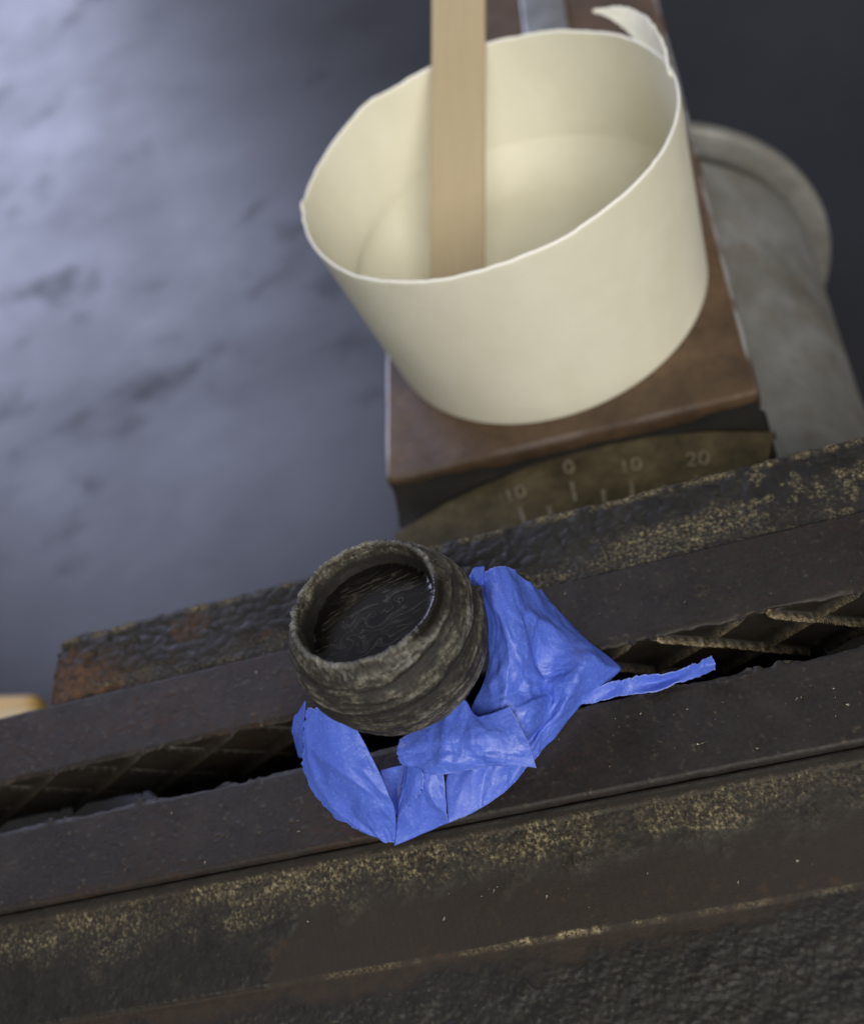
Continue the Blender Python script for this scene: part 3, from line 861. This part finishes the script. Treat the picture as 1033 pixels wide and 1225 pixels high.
def sheet(cage, seed, wrinkle=0.35, torn=(0, 0, 0, 0), dens=0.22, facet=0.5, folds=0):
    C = np.array(cage, float)
    nu, nv = C.shape[:2]
    lu = np.max(np.sum(np.linalg.norm(np.diff(C, axis=0), axis=2), 0))
    lv = np.max(np.sum(np.linalg.norm(np.diff(C, axis=1), axis=2), 1))
    mu, mv = max(8, int(lu / dens)), max(8, int(lv / dens))
    tu, tv = np.linspace(0, nu - 1, mu), np.linspace(0, nv - 1, mv)
    # between smooth and sharply folded: blend spline with straight facets
    def interp(C_, t, axis_len):
        sm = catmull(C_, t)
        i = np.clip(np.floor(t).astype(int), 0, axis_len - 2)
        f_ = (t - i).reshape((-1,) + (1,) * (C_.ndim - 1))
        return sm * (1 - facet) + facet * (C_[i] * (1 - f_) + C_[i + 1] * f_)
    G = interp(C, tu, nu)
    G = np.swapaxes(interp(np.swapaxes(G, 0, 1), tv, nv), 0, 1)
    N = grid_normals(G)
    s_u, s_v = np.linspace(0, lu, mu)[:, None] + np.zeros((1, mv)), np.linspace(0, lv, mv)[None] + np.zeros((mu, 1))
    # creases: ridged noise, two sizes
    wx = s_u + 1.5 * vnoise(s_u / 5, s_v / 5, seed=seed)
    wy = s_v + 1.5 * vnoise(s_u / 5, s_v / 5, seed=seed + 1)
    r1 = 1 - np.abs(fbm(wx / 8.5, wy / 6.0, octaves=2, seed=seed + 2)) * 2.4
    r2 = 1 - np.abs(fbm(wx / 3.6, wy / 3.0, octaves=2, seed=seed + 3)) * 2.2
    h = wrinkle * (0.9 * r1 + 0.16 * r2 + 0.5 * fbm(s_u / 4, s_v / 4, octaves=2, seed=seed + 4) - 0.5)
    r3 = np.clip(1 - np.abs(fbm(wx / 2.2, wy / 1.5, octaves=2, seed=seed + 5)) * 5, 0, 1) * sstep(-0.1, 0.4, fbm(s_u / 6, s_v / 6, octaves=2, seed=seed + 6))
    h = h + 0.08 * r3 * min(1.0, wrinkle / 0.25)
    # sharp folds along random lines, each fading out along its length
    rf = np.random.default_rng(seed)
    for _ in range(folds):
        a = rf.uniform(0, math.pi)
        cu, cv = rf.uniform(0.1, 0.9) * lu, rf.uniform(0.1, 0.9) * lv
        d = (s_u - cu) * math.cos(a) + (s_v - cv) * math.sin(a) + 0.5 * vnoise(s_u / 4, s_v / 4, seed=seed + 60)
        e = -(s_u - cu) * math.sin(a) + (s_v - cv) * math.cos(a)
        w, ln = rf.uniform(0.6, 2.6), rf.uniform(3.0, 8.0)
        h = h + rf.choice([-1, 1, 1]) * rf.uniform(0.14, 0.24) * w * np.clip(1 - np.abs(d) / w, 0, 1) * sstep(ln, ln * 0.35, np.abs(e))
    G = G + N * h[..., None]
    # ragged torn borders: pull points inward along the sheet
    att = np.zeros((mu, mv))
    for side, amt in enumerate(torn):
        if not amt: continue
        if side in (0, 1):
            d = s_u if side == 0 else lu - s_u
            inward = np.gradient(G, axis=0) * (1 if side == 0 else -1)
            along = s_v
        else:
            d = s_v if side == 2 else lv - s_v
            inward = np.gradient(G, axis=1) * (1 if side == 2 else -1)
            along = s_u
        inward = inward / np.maximum(np.linalg.norm(inward, axis=-1, keepdims=True), 1e-6)
        jag = amt * (0.55 + 0.45 * fbm(along / 2.2, along * 0, octaves=2, seed=seed + 7 + side) + 0.55 * fbm(along / 0.6, along * 0, octaves=2, seed=seed + 17 + side))
        fall = np.clip(1 - d / 2.5, 0, 1)
        G = G + inward * (np.maximum(jag, 0) * fall)[..., None]
        att = np.maximum(att, np.clip(1 - d / 0.22, 0, 1))
    return G, att

def tape_piece(key, seed, label, **kw):
    G, att = sheet(TAPE[key], seed, **kw)
    o = make_obj('tape_strip', G.reshape(-1, 3), grid_faces(*G.shape[:2]), TAPE_M, tape, dict(torn=att.ravel()))
    sd = o.modifiers.new('thickness', 'SOLIDIFY')
    sd.thickness = 0.16 * S
    sd.offset = 0
    tag(o, label)
    return o

tape_piece('flap', 101, 'smooth wide flap with ragged torn left edge', wrinkle=0.20, torn=(0.5, 0.3, 0.9, 0.0), facet=0.15, folds=9)
tape_piece('back_fold', 111, 'small fold tucked behind the flap', wrinkle=0.15)
tape_piece('front_fold', 121, 'folded strip hanging over the front plate edge', wrinkle=0.22, torn=(0, 0, 0, 0.1), folds=5)
tape_piece('torn_ridge', 131, 'small torn layer with a pale ragged edge', wrinkle=0.25, torn=(0, 0.4, 0, 0.8))
tape_piece('inner_fold', 141, 'shaded inner fold beside the stem', wrinkle=0.2)
tape_piece('wrap', 151, 'large crumpled strip wrapped round the right side', wrinkle=0.26, torn=(0.3, 0.15, 0, 0), facet=0.45, folds=60)
tape_piece('curl', 171, 'curled upper corner', wrinkle=0.1)
tape_piece('patch', 181, 'creased patch folded over the front', wrinkle=0.28, torn=(0, 0.1, 0.3, 0.15), facet=0.35, folds=16)
tape_piece('tail', 191, 'twisted tail lying in the jaw gap', wrinkle=0.25, torn=(0.5, 0.4, 0, 0.2), facet=0.2)

# ================================================================== cut-down paper cup and stir stick
CUPX, CUPY, CUP_Z = 21.9, 112.9, -24.95
cup = empty('paper_cup', (CUPX, CUPY, CUP_Z), 'cream cut-down paper cup with torn rim standing on the brown anvil', 'cup')

def cup_wall():
    n, k = 420, 60
    th = np.linspace(0, 2 * np.pi, n, endpoint=False)
    cx, cy = np.cos(th), np.sin(th)
    top = 43.9 + 39 * (0.03 * cx - 0.04 * cy) + 0.30 * fbm(cx * 3, cy * 3, octaves=3, seed=80) + 0.22 * fbm(cx * 14, cy * 14, octaves=3, seed=81)
    d = ((th - math.radians(178) + np.pi) % (2 * np.pi)) - np.pi
    top += 1.0 * np.exp(-(d / 0.05) ** 2) + 0.6 * np.exp(-((d - 0.12) / 0.03) ** 2)
    d = ((th - math.radians(128) + np.pi) % (2 * np.pi)) - np.pi
    top += 0.9 * np.exp(-(d / 0.16) ** 2)
    wob = 0.55 * np.cos(2 * th + 0.6) + 0.35 * vnoise(cx * 2, cy * 2, seed=83)
    rows = []
    def ring(frac, off, z=None):
        zz = top * frac if z is None else np.full(n, z)
        r = 36.7 + 2.35 * (zz / 43.9) + off + wob * (zz / 43.9)
        rows.append(np.stack([CUPX + 1.6 * (1 - zz / 43.9) + r * cx, CUPY + r * cy, CUP_Z + zz], 1))
    cut = []
    T = 0.55
    ring(0, -T, 0.0); cut.append(0)
    ring(0, 0, 0.0); cut.append(0)
    for f_ in np.linspace(0.01, 0.985, 34): ring(f_, 0); cut.append(0)
    ring(0.996, -0.04); cut.append(1)
    ring(1.0, -0.18); cut.append(1)
    ring(1.0, -T + 0.15); cut.append(1)
    ring(0.996, -T); cut.append(1)
    for f_ in np.linspace(0.985, 0.04, 30): ring(f_, -T); cut.append(0)
    P = np.stack(rows, 1)
    k = P.shape[1]
    make_obj('cup_wall', P.reshape(-1, 3), grid_faces(n, k, wrap_u=True, wrap_v=True), PAPER, cup, dict(cut=np.repeat(np.array(cut)[None], n, 0)))
    # recessed floor
    R_in, fil = 36.7 + 1.1 - T + 0.05, 11.0
    R = np.concatenate([np.linspace(0.3, R_in - fil, 10), R_in - fil + fil * np.sin(np.linspace(0, math.pi / 2, 15)[1:])])
    rr = R / R_in
    Q = np.zeros((n, 24, 3))
    Q[..., 0] = CUPX + 1.15 + cx[:, None] * R
    Q[..., 1] = CUPY + cy[:, None] * R
    Q[..., 2] = CUP_Z + 9.0 + fil - np.sqrt(np.maximum(fil ** 2 - np.clip(R - (R_in - fil), 0, fil) ** 2, 0)) + 0.15 * fbm(Q[..., 0] / 18, Q[..., 1] / 18, octaves=2, seed=85)
    fl = make_obj('cup_floor', Q.reshape(-1, 3), grid_faces(n, 24, wrap_u=True, flip=True), PAPER, cup, dict(cut=np.zeros((n, 24))))
cup_wall()

# torn sliver of the rim still standing at the rear right
FLAP = [[(61.3, 114.0, 18.3), (60.7, 114.0, 19.9), (60.5, 114.2, 20.5)],
        [(60.8, 120.5, 17.6), (60.9, 121.0, 20.2), (61.2, 121.5, 21.6)],
        [(59.0, 127.0, 17.0), (59.8, 128.5, 20.0), (60.6, 130.0, 21.8)],
        [(56.8, 132.5, 17.3), (57.8, 135.5, 19.8), (58.6, 137.5, 21.1)],
        [(55.0, 137.5, 18.2), (55.2, 140.0, 19.6), (55.4, 142.5, 20.4)],
        [(52.2, 142.5, 19.0), (52.1, 143.8, 19.4), (52.2, 145.0, 19.7)],
        [(50.2, 145.5, 19.0), (50.0, 145.9, 19.2), (50.0, 146.3, 19.3)]]
G, att = sheet(FLAP, 201, wrinkle=0.18, torn=(0, 0, 0.35, 0.35), dens=0.3, facet=0.1)
o = make_obj('torn_rim_flap', G.reshape(-1, 3), grid_faces(*G.shape[:2]), PAPER, cup, dict(cut=np.clip(att.ravel() * 1.0 + 0.15, 0, 1)))
sd = o.modifiers.new('thickness', 'SOLIDIFY'); sd.thickness = 0.5 * S; sd.offset = 0

def stick():
    p0 = Vector((6.0, 107.5, -13.2)); p1 = Vector((20.2, 149.2, 19.6))
    d = (p1 - p0).normalized()
    view = (Vector((47.3, -88.7, 157.6)) - p0).normalized()
    w = Vector((0.866, -0.353, 0.0))
    w = (w - d * w.dot(d)).normalized()
    w = (w + 0.10 * d.cross(w)).normalized()
    t = w.cross(d).normalized()
    L, hw, ht = 140.0, 6.1, 0.95
    # outline with a rounded far end and a rounded near end
    out = []
    for a in np.linspace(-90, 90, 13): out.append((L - hw + hw * math.cos(math.radians(a)), hw * math.sin(math.radians(a))))
    for s_ in np.linspace(L - hw - 3, hw + 3, 30): out.append((s_, hw))
    for a in np.linspace(90, 270, 13): out.append((hw + hw * math.cos(math.radians(a)), hw * math.sin(math.radians(a))))
    for s_ in np.linspace(hw + 3, L - hw - 3, 30): out.append((s_, -hw))
    out = np.array(out)
    m_ = len(out)
    V = []
    for ins, h in ((0.35, ht), (0.08, ht - 0.12), (0, ht - 0.4), (0, -ht + 0.4), (0.08, -ht + 0.12), (0.35, -ht)):
        for s_, q in out:
            sc = (hw - ins) / hw
            V.append((q * sc, h, s_))
    F = []
    for k in range(5):
        for i in range(m_):
            j = (i + 1) % m_
            F.append((k * m_ + i, (k + 1) * m_ + i, (k + 1) * m_ + j, k * m_ + j))
    F.append(tuple(range(m_)))
    F.append(tuple(range(5 * m_, 6 * m_))[::-1])
    o = make_obj('stir_stick', V, F, WOOD, smooth=False)
    o.matrix_world = Matrix((w, t, d)).transposed().to_4x4()
    o.location = p0 * S
    tag(o, 'flat pale wooden stir stick standing in the cream paper cup', 'stick')
stick()

# ================================================================== pale thing on the bench at the left
def pale_block():
    v, fc = box(-24, 24, -9, 9, -14, 14, 4.0)
    M = Mat('cream_and_yellow_plastic', Roughness=0.45)
    M.set('Base Color', M.mix(M.attr('band'), M.mix(M.noise(10, 4), (0.62, 0.55, 0.40), (0.74, 0.68, 0.52)), (0.55, 0.33, 0.06)))
    v = np.array(v)
    # taper to a rounded nose at one end
    t = sstep(2, 24, v[:, 0])
    v[:, 1] *= 1 - 0.35 * t
    v[:, 2] *= 1 - 0.25 * t
    o = make_obj('wedge_block', v, fc, M.m, attrs=dict(band=(v[:, 1] > 2).astype(float)))
    o.location = Vector((-183, 91, -113)) * S
    o.rotation_euler = (0, 0, math.radians(-6))
    tag(o, 'cream and yellow rounded wedge behind the vise at the left picture edge', 'block')
pale_block()

# ================================================================== filings on the jaws
def filings():
    V, F = [], []
    r = np.random.default_rng(5)
    spots = [(r.uniform(-85, 75), r.choice([r.uniform(5.8, 18), r.uniform(-17.5, -4.8)]), 0.10) for _ in range(70)]
    spots += [(r.uniform(-40, 70), r.uniform(-34, -26), None) for _ in range(26)]
    spots += [(r.uniform(22, 75), r.uniform(-17, -5), 0.10) for _ in range(40)]
    for x, y, z in spots:
        if z is None: z = -1.9 + (y + 20.5) * 0.208 - 0.18
        s = 0.06 + 0.16 * r.random() ** 2.5
        q = r.normal(size=(4, 3)) * s
        q[:, 2] = np.abs(q[:, 2]) * 0.7
        i = len(V)
        V += [(x + a, y + b, z + c2) for a, b, c2 in q]
        F += [(i, i + 1, i + 2), (i, i + 2, i + 3), (i, i + 3, i + 1), (i + 1, i + 3, i + 2)]
    o = make_obj('metal_filings', V, F, mat_plain('pale_filings', (0.27, 0.235, 0.17), 0.5, metal=0.2, mm=0.5, bump=0), smooth=False)
    tag(o, 'tiny pale metal filings scattered over the vise jaws', 'filings', kind='stuff')
filings()
